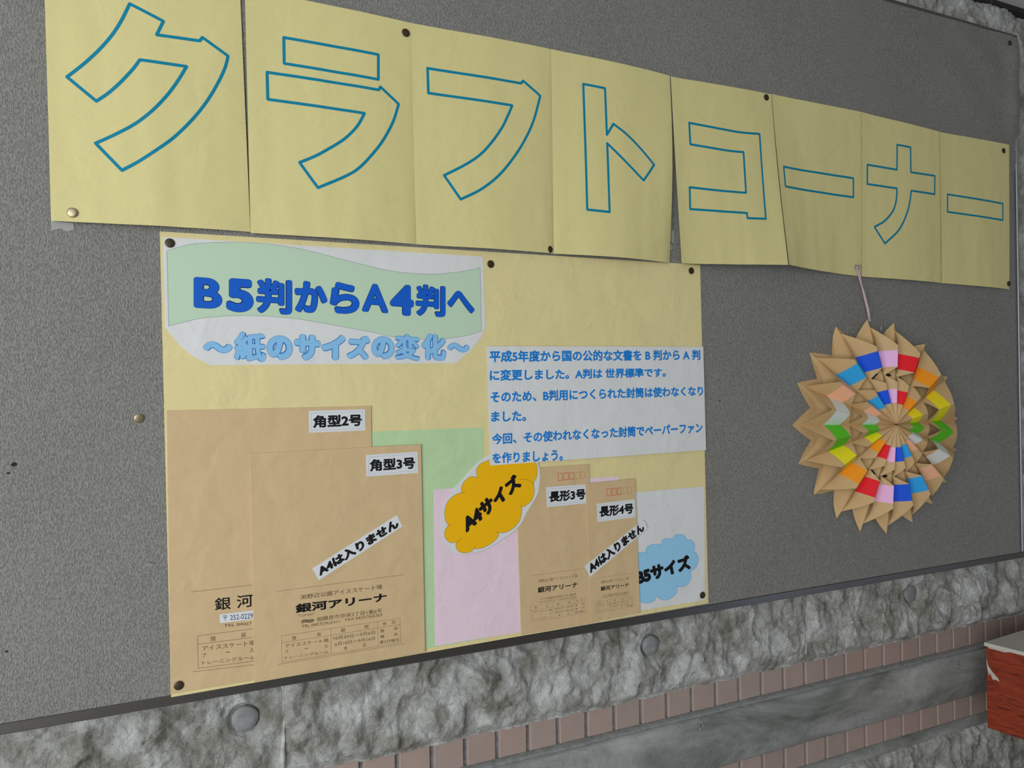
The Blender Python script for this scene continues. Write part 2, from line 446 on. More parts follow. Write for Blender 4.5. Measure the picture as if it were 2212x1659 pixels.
D = {
 'sheets': ((((-125.2,1985.9),(79.3,1989.5),(87.7,1692.5),(-120.7,1688.9)),(1.5,7,1,0.5,-0.0),(((0.4093,0.1437),(0.5775,0.1916),(0.5404,0.2497),(0.7656,0.2461),(0.7806,0.2306),(0.9164,0.2896),(0.8964,0.3405),(0.8481,0.415),(0.7809,0.497),(0.6987,0.5761),(0.6065,0.6484),(0.5169,0.704),(0.4295,0.7522),(0.3424,0.7934),(0.2187,0.6967),(0.3274,0.6514),(0.4208,0.6056),(0.5047,0.5504),(0.5829,0.4824),(0.6422,0.4183),(0.6898,0.3578),(0.4499,0.3579),(0.4149,0.3957),(0.3511,0.4527),(0.2886,0.4999),(0.2289,0.5357),(0.0928,0.4557),(0.1738,0.3995),(0.2505,0.3376),(0.3132,0.2776),(0.3614,0.2185)),)),(((84.6,1989.6),(295.1,1987.6),(297.8,1691.0),(87.6,1690.6)),(2.0,7,1,0.5,0),(((0.2122,0.175),(0.7792,0.175),(0.775,0.2856),(0.2111,0.2836)),((0.113,0.3308),(0.7757,0.3318),(0.7878,0.3168),(0.9036,0.3788),(0.8625,0.4643),(0.7941,0.5534),(0.7166,0.6274),(0.6302,0.6935),(0.5363,0.7372),(0.3881,0.7914),(0.285,0.6913),(0.3767,0.6577),(0.4545,0.6217),(0.5424,0.5761),(0.6054,0.532),(0.6478,0.4915),(0.6813,0.4454),(0.1137,0.4425)))),(((294.4,1986.5),(505.7,1989.6),(505.6,1691.2),(296.9,1690.4)),(1.6,8,1,1,0),(((0.1023,0.1938),(0.7617,0.1956),(0.7787,0.1816),(0.9092,0.2399),(0.8527,0.3653),(0.771,0.4781),(0.6655,0.5833),(0.5634,0.6624),(0.4404,0.7295),(0.3056,0.7801),(0.197,0.6759),(0.3394,0.619),(0.4468,0.5645),(0.5332,0.4987),(0.6093,0.4248),(0.6549,0.3647),(0.6919,0.3091),(0.1039,0.3067)),)),(((504.4,1988.1),(716.4,1984.1),(709.9,1688.6),(503.8,1690.4)),(2.0,15,2,1,7),(((0.2447,0.1444),(0.4178,0.1461),(0.4229,0.3836),(0.4788,0.3225),(0.5932,0.367),(0.7069,0.4251),(0.828,0.4998),(0.7318,0.59),(0.4239,0.427),(0.4326,0.7747),(0.2547,0.773)),)),(((716.0,1982.0),(925.3,1986.1),(930.8,1694.1),(724.7,1687.7)),(2.4,7,9,26,0),(((0.1504,0.2364),(0.6049,0.2522),(0.839,0.2464),(0.8286,0.737),(0.6456,0.7392),(0.6443,0.71),(0.1148,0.7052),(0.1221,0.587),(0.3767,0.5932),(0.6506,0.5956),(0.6573,0.3641),(0.4868,0.3649),(0.1508,0.3529)),)),(((924.3,1986.1),(1139.4,1986.5),(1131.9,1688.1),(930.3,1694.1)),(1.6,2,27,1,0),(((0.0707,0.42),(0.8947,0.4125),(0.8935,0.5282),(0.0701,0.5358)),)),(((1135.8,1984.9),(1348.9,1977.4),(1347.5,1685.7),(1128.6,1687.5)),(2.0,6,1,1,0),(((0.4283,0.1518),(0.595,0.1504),(0.591,0.3111),(0.9154,0.301),(0.9082,0.4225),(0.5909,0.4289),(0.5648,0.5133),(0.5167,0.5967),(0.4255,0.6935),(0.2649,0.7847),(0.1479,0.6889),(0.2683,0.6424),(0.3649,0.5742),(0.4058,0.5037),(0.4169,0.4295),(0.0679,0.4319),(0.069,0.3137),(0.4208,0.3108)),)),(((1345.8,1976.3),(1560.4,1978.5),(1553.0,1682.2),(1344.4,1685.3)),(1.6,5,1,1,0),(((0.0949,0.4066),(0.8941,0.4159),(0.8918,0.5304),(0.0906,0.5232)),))),
 'inner_o': (((467.7,1357.7),(463.9,1362.7),(457.6,1365.6),(451.2,1366.8),(445.3,1366.4)),((357.4,1354.1),(360.4,1354.5),(362.7,1354.1)),((339.3,1311.6),(340.6,1310.9)),((348.6,1287.3),(352.6,1288.7),(356.9,1292.0)),((374.0,1276.6),(376.1,1278.3),(376.7,1280.4)),((412.1,1294.3),(410.0,1294.7),(408.0,1296.0)),((448.1,1327.2),(446.9,1329.2),(445.2,1331.0)),((380.9,1373.8),(381.9,1372.8))),
 'inner_b': (((658.2,1240.5),(660.6,1239.6),(662.3,1238.4)),((686.5,1248.6),(684.7,1246.7)),((708.7,1256.2),(706.6,1254.1)),((737.1,1252.8),(738.9,1250.5)),((749.9,1231.9),(748.0,1229.6)),((742.7,1200.8),(739.6,1202.6)),((716.9,1180.6),(715.9,1183.9)),((676.1,1172.2),(678.1,1170.9))),
 'pol': {'yellow': ((-12.6,1686.1),(771.5,1689.9),(778.2,1146.0),(-7.0,1141.2)),'title': ((-9.1,1679.8),(395.0,1680.7),(395.5,1638.2),(397.0,1583.6),(391.1,1568.7),(375.0,1549.7),(352.6,1532.0),(40.1,1529.7),(22.0,1540.1),(7.4,1552.5),(-8.4,1574.4)),'wave': ((-5.3,1663.8),(13.7,1671.2),(33.5,1675.5),(58.8,1678.1),(84.7,1679.5),(120.1,1678.5),(156.6,1674.2),(203.9,1664.6),(243.2,1657.1),(273.6,1653.1),(315.5,1652.2),(347.9,1655.8),(372.2,1660.2),(390.3,1665.3),(391.2,1577.1),(368.7,1570.1),(335.7,1565.3),(309.9,1564.5),(272.4,1566.0),(232.1,1573.3),(174.1,1582.9),(137.0,1588.1),(101.1,1590.2),(66.3,1589.6),(32.5,1585.9),(12.6,1580.7),(-4.4,1575.4)),'para': ((397.3,1555.6),(773.4,1558.3),(775.8,1392.5),(400.2,1389.2)),'k2': ((-7.9,1476.5),(234.1,1476.3),(234.5,1145.4),(-7.5,1145.6)),'k3': ((83.1,1421.9),(300.7,1423.3),(302.4,1144.6),(85.5,1143.8)),'pink': ((318.0,1361.1),(612.1,1360.6),(611.3,1149.7),(317.2,1150.2)),'green': ((182.0,1442.7),(392.0,1442.7),(390.1,1148.7),(180.1,1148.7)),'b5': ((515.2,1334.2),(772.2,1334.2),(771.5,1152.3),(514.5,1152.3)),'c3': ((440.1,1381.9),(560.1,1381.9),(564.6,1146.6),(444.6,1146.0)),'c4': ((552.5,1353.9),(640.0,1355.2),(645.6,1150.5),(558.4,1147.7)),'cardo': ((412.4,1410.3),(400.1,1405.0),(387.9,1398.5),(375.7,1389.9),(361.7,1375.9),(347.8,1362.2),(339.9,1351.7),(332.0,1339.6),(327.9,1325.4),(327.3,1309.1),(329.4,1294.3),(335.0,1282.8),(343.6,1274.6),(358.1,1269.8),(370.0,1270.4),(386.0,1272.0),(402.2,1276.9),(418.7,1285.6),(435.4,1293.4),(448.2,1305.6),(456.9,1320.1),(467.8,1334.6),(474.4,1345.7),(477.2,1359.0),(478.0,1372.4),(476.0,1384.1),(470.8,1394.0),(445.5,1404.9)),'cloudo': ((380.9,1373.8),(380.0,1384.1),(385.8,1392.1),(397.9,1396.5),(412.2,1400.6),(430.8,1401.9),(449.6,1399.4),(466.5,1393.3),(472.4,1386.2),(473.8,1376.5),(471.7,1367.0),(467.7,1360.2),(468.6,1348.0),(464.6,1336.8),(456.0,1329.8),(448.1,1327.2),(448.2,1320.9),(445.1,1309.7),(437.6,1300.8),(427.1,1295.2),(418.8,1293.7),(412.1,1294.3),(410.5,1288.3),(402.3,1281.6),(390.0,1276.3),(378.0,1275.3),(374.0,1276.6),(372.0,1273.5),(366.0,1271.7),(359.2,1271.7),(352.3,1274.6),(348.5,1280.5),(348.6,1287.3),(341.8,1287.4),(336.1,1290.9),(332.3,1297.7),(332.8,1304.9),(336.4,1310.0),(339.3,1311.6),(336.4,1313.7),(333.1,1321.3),(332.8,1330.4),(335.9,1341.1),(342.7,1348.8),(351.6,1353.3),(357.4,1354.1),(357.1,1356.9),(358.6,1365.1),(363.6,1371.2),(371.6,1375.7)),'cardb': ((632.5,1244.3),(644.8,1251.2),(669.7,1263.1),(700.0,1266.5),(733.4,1265.4),(749.0,1255.5),(760.5,1237.2),(762.8,1213.4),(755.7,1188.6),(739.6,1171.4),(713.4,1157.9),(680.3,1152.9),(655.4,1153.2),(635.9,1156.9),(621.9,1184.3),(622.5,1224.9)),'cloudb': ((644.7,1240.9),(658.2,1240.5),(660.0,1247.6),(668.3,1251.3),(682.0,1251.1),(686.5,1248.6),(689.7,1256.0),(699.8,1258.5),(708.7,1256.2),(712.1,1260.7),(720.4,1262.4),(730.7,1260.4),(737.1,1252.8),(744.9,1251.2),(751.4,1244.6),(752.0,1236.0),(749.9,1231.9),(755.9,1228.1),(758.9,1219.2),(754.7,1207.9),(742.7,1200.8),(743.9,1192.1),(737.2,1182.3),(725.4,1179.1),(716.9,1180.6),(714.9,1170.3),(703.2,1163.4),(690.5,1163.0),(680.5,1167.5),(676.1,1172.2),(675.0,1165.1),(665.5,1162.2),(653.1,1163.8),(644.6,1167.4),(631.4,1176.9),(629.4,1203.7),(632.3,1232.0)),'lab2': ((154.3,1471.8),(225.8,1472.2),(225.7,1444.6),(154.7,1444.4)),'lab3': ((225.8,1412.7),(295.3,1413.7),(295.8,1385.4),(226.2,1385.0)),'labc3': ((487.9,1352.8),(557.7,1352.4),(559.6,1324.4),(488.5,1324.1)),'labc4': ((571.5,1322.6),(638.3,1324.0),(638.8,1296.9),(572.2,1295.2)),'strip3': ((156.0,1273.8),(265.7,1331.6),(273.2,1316.0),(163.9,1258.1)),'strip4': ((548.5,1232.3),(652.9,1291.1),(657.0,1287.5),(661.3,1277.4),(557.8,1215.3)),'sticker': ((47.0,1230.8),(105.4,1230.2),(106.0,1219.5),(47.1,1220.6))},
 'tab': {'k3': ((117.6,1194.9),(268.4,1195.3),(268.8,1163.3),(117.9,1162.2)),'k2': ((22.4,1209.0),(192.1,1206.9),(192.4,1165.9),(22.6,1170.6)),'c3': ((459.5,1184.6),(549.4,1185.2),(549.8,1162.8),(459.9,1162.2)),'c4': ((567.0,1177.6),(634.1,1177.2),(633.9,1161.1),(568.0,1160.4))},
 'cells': (('施',((0.083,0.068),(0.117,0.069),(0.116,0.219),(0.082,0.212))),('設',((0.286,0.074),(0.319,0.072),(0.319,0.219),(0.286,0.219))),('期',((0.485,0.065),(0.519,0.065),(0.519,0.214),(0.484,0.21))),('間',((0.686,0.067),(0.719,0.068),(0.718,0.217),(0.686,0.213))),('休',((0.843,0.057),(0.879,0.058),(0.878,0.21),(0.843,0.213))),('日',((0.928,0.058),(0.955,0.059),(0.954,0.187),(0.927,0.189))),('アイススケート場',((0.027,0.331),(0.378,0.356),(0.379,0.513),(0.028,0.484))),('プ',((0.025,0.554),(0.053,0.555),(0.052,0.699),(0.024,0.695))),('ー',((0.183,0.607),(0.209,0.611),(0.209,0.635),(0.183,0.635))),('ル',((0.343,0.58),(0.374,0.584),(0.374,0.723),(0.343,0.719))),('トレーニングルーム',((0.026,0.793),(0.376,0.812),(0.375,0.945),(0.025,0.912))),('10月20日～5月6日',((0.42,0.332),(0.774,0.349),(0.774,0.485),(0.422,0.477))),('6月10日～9月16日',((0.43,0.573),(0.773,0.588),(0.773,0.725),(0.431,0.715))),('毎',((0.505,0.788),(0.535,0.789),(0.534,0.925),(0.504,0.921))),('日',((0.669,0.799),(0.693,0.8),(0.693,0.937),(0.669,0.939))),('無',((0.822,0.331),(0.858,0.335),(0.857,0.484),(0.821,0.477))),('休',((0.943,0.318),(0.977,0.321),(0.976,0.471),(0.942,0.467))),('無',((0.821,0.561),(0.857,0.565),(0.856,0.715),(0.82,0.707))),('休',((0.942,0.555),(0.975,0.559),(0.974,0.706),(0.94,0.701))),('第3月曜日',((0.814,0.785),(0.984,0.806),(0.983,0.934),(0.813,0.928)))),
 'tlines': (((-0.001,0.263),(1.001,0.263)),((0.401,0.008),(0.398,1.001)),((0.802,0.004),(0.8,1.006))),
 'tx': {'t0': ((23.4,1634.5),(54.9,1633.6),(54.4,1596.8),(23.0,1598.3)),'t1': ((59.5,1635.1),(90.7,1634.2),(90.2,1593.3),(59.0,1594.8)),'t2': ((93.8,1637.2),(136.4,1636.1),(135.8,1592.1),(93.2,1594.1)),'t3': ((139.5,1635.9),(179.9,1634.8),(179.4,1594.6),(139.0,1596.4)),'t4': ((183.0,1636.4),(221.1,1635.4),(220.5,1594.9),(182.5,1596.5)),'t5': ((224.5,1636.1),(259.1,1635.3),(258.5,1598.0),(224.0,1599.4)),'t6': ((261.7,1636.9),(294.1,1636.1),(293.5,1594.9),(261.2,1596.2)),'t7': ((296.7,1638.3),(338.9,1637.3),(338.3,1594.3),(296.1,1596.0)),'t8': ((341.4,1631.7),(381.2,1630.7),(380.7,1600.7),(341.0,1602.2)),'s0': ((33.0,1558.5),(65.5,1556.4),(65.3,1543.6),(32.8,1545.9)),'s1': ((67.7,1570.9),(104.4,1568.8),(103.9,1532.9),(67.3,1535.6)),'s2': ((105.2,1567.2),(136.2,1565.4),(135.8,1535.2),(104.9,1537.4)),'s3': ((138.3,1569.0),(170.2,1567.3),(169.7,1534.3),(137.8,1536.6)),'s4': ((171.7,1569.5),(202.0,1567.8),(201.6,1535.4),(171.3,1537.5)),'s5': ((203.8,1568.6),(234.0,1567.0),(233.6,1535.9),(203.4,1537.9)),'s6': ((236.0,1568.1),(266.7,1566.5),(266.2,1536.3),(235.6,1538.4)),'s7': ((267.3,1571.5),(301.6,1569.7),(301.1,1534.7),(266.9,1537.0)),'s8': ((304.1,1572.3),(339.0,1570.5),(338.5,1534.7),(303.6,1537.0)),'s9': ((340.6,1560.4),(372.9,1558.6),(372.8,1546.5),(340.4,1548.5)),'p0': ((401.5,1549.6),(766.8,1553.7),(767.0,1536.6),(401.3,1533.1)),'p1': ((401.8,1523.1),(699.9,1524.7),(699.6,1510.2),(401.5,1506.8)),'p2': ((402.4,1492.7),(771.4,1495.5),(771.7,1479.5),(402.2,1476.3)),'p3': ((403.1,1464.4),(457.1,1464.3),(456.9,1449.1),(402.8,1449.8)),'p4': ((403.7,1433.5),(769.7,1437.3),(769.4,1420.2),(403.4,1417.9)),'p5': ((403.9,1406.5),(515.5,1406.8),(515.2,1389.5),(403.7,1391.6)),'co': ((355.4,1320.3),(437.7,1375.9),(451.1,1358.8),(363.9,1297.4)),'cb': ((638.1,1216.0),(739.3,1228.8),(746.0,1205.7),(641.4,1191.6)),'l2': ((159.6,1466.1),(221.6,1466.3),(221.7,1450.5),(159.4,1450.1)),'l3': ((230.6,1406.8),(291.7,1407.2),(291.9,1391.2),(230.9,1391.0)),'lc3': ((492.4,1346.3),(553.1,1346.3),(552.8,1330.5),(492.1,1330.4)),'lc4': ((575.6,1318.3),(635.8,1318.6),(635.5,1302.7),(575.4,1301.9)),'st3': ((161.0,1274.3),(263.9,1328.1),(269.7,1316.0),(165.5,1262.2)),'st4': ((553.5,1234.7),(649.1,1287.8),(656.8,1275.7),(559.0,1219.2)),'k2a': ((41.6,1251.2),(59.5,1250.7),(59.6,1235.5),(41.7,1236.1)),'k2b': ((66.3,1250.8),(84.7,1250.8),(84.9,1235.4),(66.4,1235.3)),'k2z': ((50.7,1228.9),(84.4,1227.8),(84.7,1221.0),(50.9,1222.8)),'k2t': ((51.7,1218.5),(83.2,1216.9),(83.5,1212.6),(52.0,1213.9)),'k3a': ((140.9,1242.4),(244.7,1243.1),(244.9,1236.8),(141.2,1236.6)),'k3b': ((134.7,1231.8),(250.7,1231.6),(250.9,1220.0),(135.0,1220.2)),'k3c': ((137.6,1218.5),(157.3,1218.3),(157.2,1215.2),(137.5,1215.1)),'k3d': ((160.6,1211.8),(243.8,1211.9),(244.0,1206.3),(160.7,1206.4)),'k3e': ((141.7,1204.8),(189.2,1204.3),(189.5,1199.7),(141.9,1200.3)),'k3f': ((196.4,1205.2),(244.2,1205.3),(244.4,1200.3),(196.7,1200.6)),'c3a': ((472.3,1221.3),(536.9,1221.3),(537.2,1216.4),(472.6,1216.5)),'c3b': ((471.8,1210.4),(537.4,1210.5),(537.5,1202.2),(472.0,1202.0)),'c3d': ((475.4,1194.4),(534.6,1194.2),(534.8,1190.8),(475.5,1191.2)),'c3e': ((474.8,1189.8),(534.6,1189.4),(534.8,1186.2),(475.0,1186.7)),'c4a': ((576.3,1207.0),(625.4,1207.1),(625.7,1203.3),(576.5,1203.1)),'c4b': ((576.0,1198.6),(625.8,1198.6),(626.0,1192.4),(576.1,1191.9)),'c4d': ((578.6,1185.7),(623.4,1185.6),(623.7,1182.8),(578.8,1183.2)),'c4e': ((578.6,1182.8),(623.6,1182.3),(623.6,1180.0),(578.5,1180.4))},
 'rules': {'k2': (((15.9,1261.8),(198.5,1261.3)),((16.7,1167.4),(199.5,1159.1))),'k3': (((112.3,1250.5),(273.5,1252.0)),((112.7,1160.4),(273.9,1160.9))),'c3': (((459.8,1227.9),(548.6,1228.6)),),'c4': (((567.9,1211.7),(634.7,1212.5)),)},
 'scrib': (((142.2,1209.7),(145.9,1210.4),(150.5,1209.5),(156.7,1209.5)),((142.2,1207.5),(147.4,1208.2),(152.8,1207.1),(156.7,1208.0))),
 'postc3': (((507.7,1371.4),(515.0,1371.3),(514.8,1361.3),(507.5,1361.2)),((517.2,1371.3),(524.6,1371.3),(524.4,1361.5),(517.0,1361.4)),((526.6,1371.3),(534.0,1371.3),(533.8,1361.6),(526.4,1361.5)),((537.1,1371.2),(543.7,1371.2),(543.5,1361.7),(537.0,1361.6)),((545.7,1371.2),(552.6,1371.2),(552.4,1361.9),(545.6,1361.8))),
 'postc4': (((589.1,1343.2),(596.4,1343.2),(596.3,1333.1),(589.0,1332.9)),((598.6,1343.2),(605.7,1343.3),(605.5,1333.2),(598.4,1333.1)),((607.8,1343.3),(614.5,1343.3),(614.3,1333.3),(607.6,1333.2)),((618.3,1343.3),(624.6,1343.4),(624.4,1333.5),(618.1,1333.4)),((626.7,1343.4),(633.0,1343.4),(632.9,1333.6),(626.6,1333.5))),
 'pins': ((286.9,1972.3),(-100.3,1699.3),(497.6,1696.7),(912.1,1978.5),(1540.0,1963.3),(1547.6,1693.2),(-2.1,1673.0),(406.2,1670.8),(753.2,1679.2),(1.4,1154.3),(765.5,1161.0),(-36.8,1468.3),(1557.0,2183.3)),
 'blot': ((-158.9,1422.2),(-164.1,1413.0),(-26.4,1300.9),(807.7,1470.6),(-167.8,1220.6)),
}
P = D['pol']; TX = D['tx']

# ================================================================ SETTING
def rough_patch(x0, x1, z0, z1, st, base=.0445, amp=.92):
    nx, nz = max(2, int((x1-x0)/st)), max(2, int((z1-z0)/st))
    V, F = [], []
    plugs = ((.0773, 1.0838), (.6926, 1.0794), (1.2995, 1.085))
    for j in range(nz+1):
        z = z0+(z1-z0)*j/nz
        for i in range(nx+1):
            x = x0+(x1-x0)*i/nx
            # lumps lean to the right like struck facets
            u, w = x+.35*z, z-.25*x
            u += .012*noise.noise(Vector((x*30, z*30, 9))); w += .012*noise.noise(Vector((x*30, z*30, 19)))
            p = Vector((u*16, w*12, 3.1))
            h = noise.hetero_terrain(p, .75, 2.1, 5, .55)*.007
            h += (1-abs(noise.noise(Vector((u*26, w*19, 8)))))**2*.010
            h += abs(noise.noise(Vector((u*50, w*38, 5))))*.004
            h += noise.fractal(Vector((x*85, z*85, 1)), .6, 2.1, 5)*.0030
            # formwork joint: a small smooth rib
            for sx in (.1232, 1.0219):
                d = (x-sx)/.006
                if abs(d) < 3: h = h*(1-.6*math.exp(-d*d)) + .0060*math.exp(-d*d)
            k = 1.
            for px, pz in plugs:
                d = math.hypot(x-px, z-pz)/.0165
                if d < 2.0:
                    h = h*(.35+.65*max(0, min(1, (d-1)))) - .005*math.exp(-((d-1.12)/.12)**2)*(.8+.8*noise.noise(Vector((x*70, z*70, 4)))) + .002*math.exp(-((d-1.4)/.2)**2)
                    if d < 1.02: h = -.006
            # battered arris where the band meets the tiles
            h = max(h, -.001)
            e = abs(z-.998) if z0 > .9 else abs(z-.800)
            if e < .014: h *= .12+.88*(e/.014)**.7
            yy = max(base-h*amp, .0035)
            if 1.126 < z < 1.2 and x < 1.6: yy = max(yy, .0315)
            V.append((x, yy, z))
    w = nx+1
    V += [(x0+(x1-x0)*i/nx, .046, z1) for i in range(nx+1)]     # closes the top edge back to the wall
    for j in range(nz+1):
        for i in range(nx):
            a = j*w+i
            F.append((a, a+1, a+w+1, a+w))
    return V, F

slabs = [box(-1.2, 3.2, .046, .20, 0, 2.6)]
wall = meshobj('wall_back', *merge(slabs), M['mortar']); tag(wall, kind='structure')
rp = [((-.55, 2.1, .996, 1.17, .0026), 'rough_band_above_tiles'),
      ((.75, 2.1, .54, .800, .0030, .0445), 'rough_band_below_tiles'),
      ((-.55, .75, .54, .802, .008), 'x'), ((-.55, 1.0, 2.17, 2.282, .008), 'x'),
      ((2.1, 3.2, .996, 2.282, .009), 'x'), ((2.1, 3.2, .54, .800, .009, .0445), 'x'), ((-1.2, -.55, .54, .800, .010, .0445), 'x'), ((-1.2, -.55, .996, 2.282, .010), 'x'), ((1.0, 2.1, 2.17, 2.282, .0035), 'x'), ((1.56, 2.1, 1.17, 2.17, .0035), 'x')]
for a, _ in rp:
    V, F = rough_patch(*a)
    o = meshobj('rough_concrete', V, F, M['rough'], wall, smooth=True)
for px, pz in ((.0773, 1.0838), (.6926, 1.0794), (1.2995, 1.085)):
    n = 40; V = []; F = []
    for k, (r, y) in enumerate(((.0160, .046), (.0160, .0385), (.0150, .0370), (.008, .0364), (.0001, .0362))):
        for i in range(n):
            a = 2*PI*i/n; rr = r*(1+.03*math.sin(3*a+px*9)+.02*math.sin(5*a))
            V.append((px+rr*math.cos(a), y, pz+rr*math.sin(a)))
    for k in range(4):
        for i in range(n): F.append((k*n+i, k*n+(i+1) % n, (k+1)*n+(i+1) % n, (k+1)*n+i))
    o = meshobj('tie_hole_plug', V, F, M['plug'], wall, smooth=True)
    tag(o, 'round grey mortar plug set in the rough concrete')
for sx in (.1232, 1.0219):   # formwork joints: thin light ribs
    V, F = [], []
    nz = 90
    for j in range(nz+1):
        z = .999+.131*j/nz
        for k_, (dx, dy) in enumerate(((-.0045, .046), (-.0026, .034), (0, .0315), (.0024, .034), (.0045, .046))):
            V.append((sx+dx+.0012*noise.noise(Vector((z*40, sx, 1))), min(.046, dy+.009*max(0, 1-(z-.999)/.02)-.0022*noise.noise(Vector((z*60, k_*.5, 3)))), z))
    for j in range(nz):
        for k_ in range(4): F.append((j*5+k_, j*5+k_+1, (j+1)*5+k_+1, (j+1)*5+k_))
    tag(meshobj('formwork_rib', V, F, M['rib'], wall, smooth=True), 'thin pale vertical rib in the rough concrete')
# tiles: two rows on a 50 mm pitch
TV, TF = bevbox(-.0222, .0222, 0, .006, -.0212, .0212, .0014)
tile_me = bpy.data.meshes.new('tile'); tile_me.from_pydata(TV, [], TF); tile_me.materials.append(M['tile']); tile_me.update()
jx0 = 0.21483493*1.0437   # first vertical joint seen in the photograph, at the tile plane
for row, zc in enumerate((.9765, .8328)):
    for i in range(-26, 59):
        x = jx0 + .05*i + .025
        if row == 1 and x < .2: continue
        t = bpy.data.objects.new('tile', tile_me)
        t.location = (x, .0405+random.uniform(-.0003, .0003), zc)
        t.rotation_euler = (random.uniform(-.006, .006), 0, random.uniform(-.008, .008))
        link(t, wall)
# strip profiles; a pale bead imitates light caught on the strip's top chamfer
V, F = [], []
def ledge(z0, z1, yf, name, m, seed, kind=None):
    prof = [(z0, .046), (z0+.0015, yf+.004), (z0+.006, yf), (z1-.014, yf+.0005), (z1-.010, yf+.003), (z1-.002, .0425), (z1, .046)]
    if z1-z0 < .01: prof = [(z0, .046), (z0, yf), (z0+.002, yf-.001), (z1-.002, yf+.004), (z1, .038), (z1, .046)]
    nx = 900; V, F = [], []
    x0, x1 = -1.2, 3.2
    for i in range(nx+1):
        x = x0+(x1-x0)*i/nx
        for k, (z, y) in enumerate(prof):
            d = 0 if y > .045 else noise.fractal(Vector((x*11, z*30, seed)), .8, 2, 4)*.0016
            dz = noise.noise(Vector((x*40, seed, k)))*.0008
            V.append((x, y-d, z+dz))
    w = len(prof)
    for i in range(nx):
        for k in range(w-1):
            a = i*w+k; F.append((a, a+w, a+w+1, a+1))
    o = meshobj(name, V, F, m, smooth=True)
    return o
t1 = ledge(.8560, .9545, .029, 'trim_1', M['conc'], 5); tag(t1, kind='structure')
t4 = ledge(.9500, .9560, .0300, 'trim_lit_edge', M['plug'], 3); tag(t4, kind='structure')  # added pale bead: painted highlight along the strip's upper edge
t2 = ledge(.7880, .8105, .034, 'trim_2', M['conc'], 9); tag(t2, kind='structure')
for pts in (((1425.0, 943.5), (1424.6, 937), (1423.0, 930), (1422.2, 922), (1420.0, 913.5)), ((780, 946), (781, 938), (779.5, 930)), ((784, 944), (785.5, 934))):
    V, F = stroke(catmull(list(pts), 90, 4, False), 2.6 if pts[0][0] > 900 else 1.6, False, 6)
    V, F = [(a/1000, .0268, c/1000) for a, c in V], F
    o = meshobj('pale_scratch', V, F, M['rib'], t1)
# ceiling, black strip painting the shade of its gap, floor
c = meshobj('ceiling', *box(-2.2, 3.2, -3.2, .030, 2.288, 2.36), M['ceiling']); tag(c, kind='structure')
c = meshobj('trim_3', *box(-1.2, 3.2, .024, .0459, 2.2785, 2.2879), M['shadowgap']); tag(c, kind='structure')
c = meshobj('floor', *box(-3.5, 4.5, -4.5, .2, -.05, 0), M['floor']); tag(c, kind='structure')

# ================================================================ NOTICE BOARD
board = empty('notice_board', (.59, .0, 1.132), 'long grey cloth-covered notice board in a thin dark metal frame on the concrete wall', 'notice board')
BX0, BX1, BZ0, BZ1 = -.42, 1.5845, 1.1435, 2.1975
nx, nz = 240, 130
V, F = [], []
for j in range(nz+1):
    for i in range(nx+1):
        x = BX0+(BX1+.006-BX0)*i/nx; z = BZ0+(BZ1+.004-BZ0)*j/nz
        # slack cloth near the upper right corner
        s = max(0, min(1, (x-1.05)/.4))*max(0, min(1, (z-1.995)/.08))
        h = s*(.0022+.0030*math.sin((x*.8+z)*26)**2*(.5+.5*math.sin(x*9)))
        e = math.exp(-((x-1.575)/.02)**2)*max(0, min(1, (z-1.99)/.04))*min(1, (BZ1+.004-z)/.04)
        y = -h - .006*e
        if (x > BX1 or z > BZ1) and z < 1.93: y = .004
        if z < 1.945 and x > BX1-.001: x = BX1-.001
        V.append((x, y+.0004, z))
w = nx+1
for j in range(nz):
    for i in range(nx):
        a = j*w+i; F.append((a, a+1, a+w+1, a+w))
meshobj('cloth_panel', V, F, M['fabric'], board, smooth=True)
meshobj('backing', *box(BX0, BX1-.003, .004, .030, BZ0, BZ1), M['frame'], board)
def rail(x0, x1, z0, z1): return bevbox(x0, x1, -.00002, .030, z0, z1, .0012)
lo = meshobj('frame_rail', *rail(BX0-.012, BX1+.012, 1.1310, 1.1433), M['frame'], board)
meshobj('frame_rail', *rail(BX0-.012, BX1+.012, 2.1985, 2.2095), M['frame'], board)
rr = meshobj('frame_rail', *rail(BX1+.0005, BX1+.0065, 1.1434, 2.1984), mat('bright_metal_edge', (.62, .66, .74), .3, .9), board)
tag(rr, 'bright metal right edge of the frame')
meshobj('frame_rail', *rail(BX0-.012, BX0-.0005, 1.1434, 2.1984), M['frame'], board)
# nicks and ink specks in the cloth
def blotch(cx, cz, r, seed, sx=1.):
    return [(cx+sx*r*(1+.45*noise.noise(Vector((math.cos(a)*2, math.sin(a)*2, seed))))*math.cos(a),
             cz+r*(1+.5*noise.noise(Vector((math.cos(a)*2, math.sin(a)*2, seed+5))))*math.sin(a)) for a in [2*PI*i/12 for i in range(12)]]
bl = [(blotch(*D['blot'][0], 2.2, 1, 1.3)), blotch(*D['blot'][1], 1.1, 2, 1.5), blotch(*D['blot'][2], .7, 3), blotch(*D['blot'][3], 1.3, 4), blotch(*D['blot'][4], 1.0, 6, 1.6), blotch(D['blot'][2][0]+4, D['blot'][2][1]-1, .5, 8)]
tag(flat('cloth_nick', [(b, [tuple(range(12))]) for b in bl], .05, M['black'], board), kind='stuff')
glue = [[(716, 1741), (720, 1741.5), (721.5, 1737), (721, 1722), (716.5, 1721), (715.5, 1730)], [(711.5, 1718), (717.5, 1718.5), (718.5, 1712), (715.5, 1709), (713, 1712)]]
for g in glue: slab('tape_scrap', g, .1, .45, M['tape'], board)

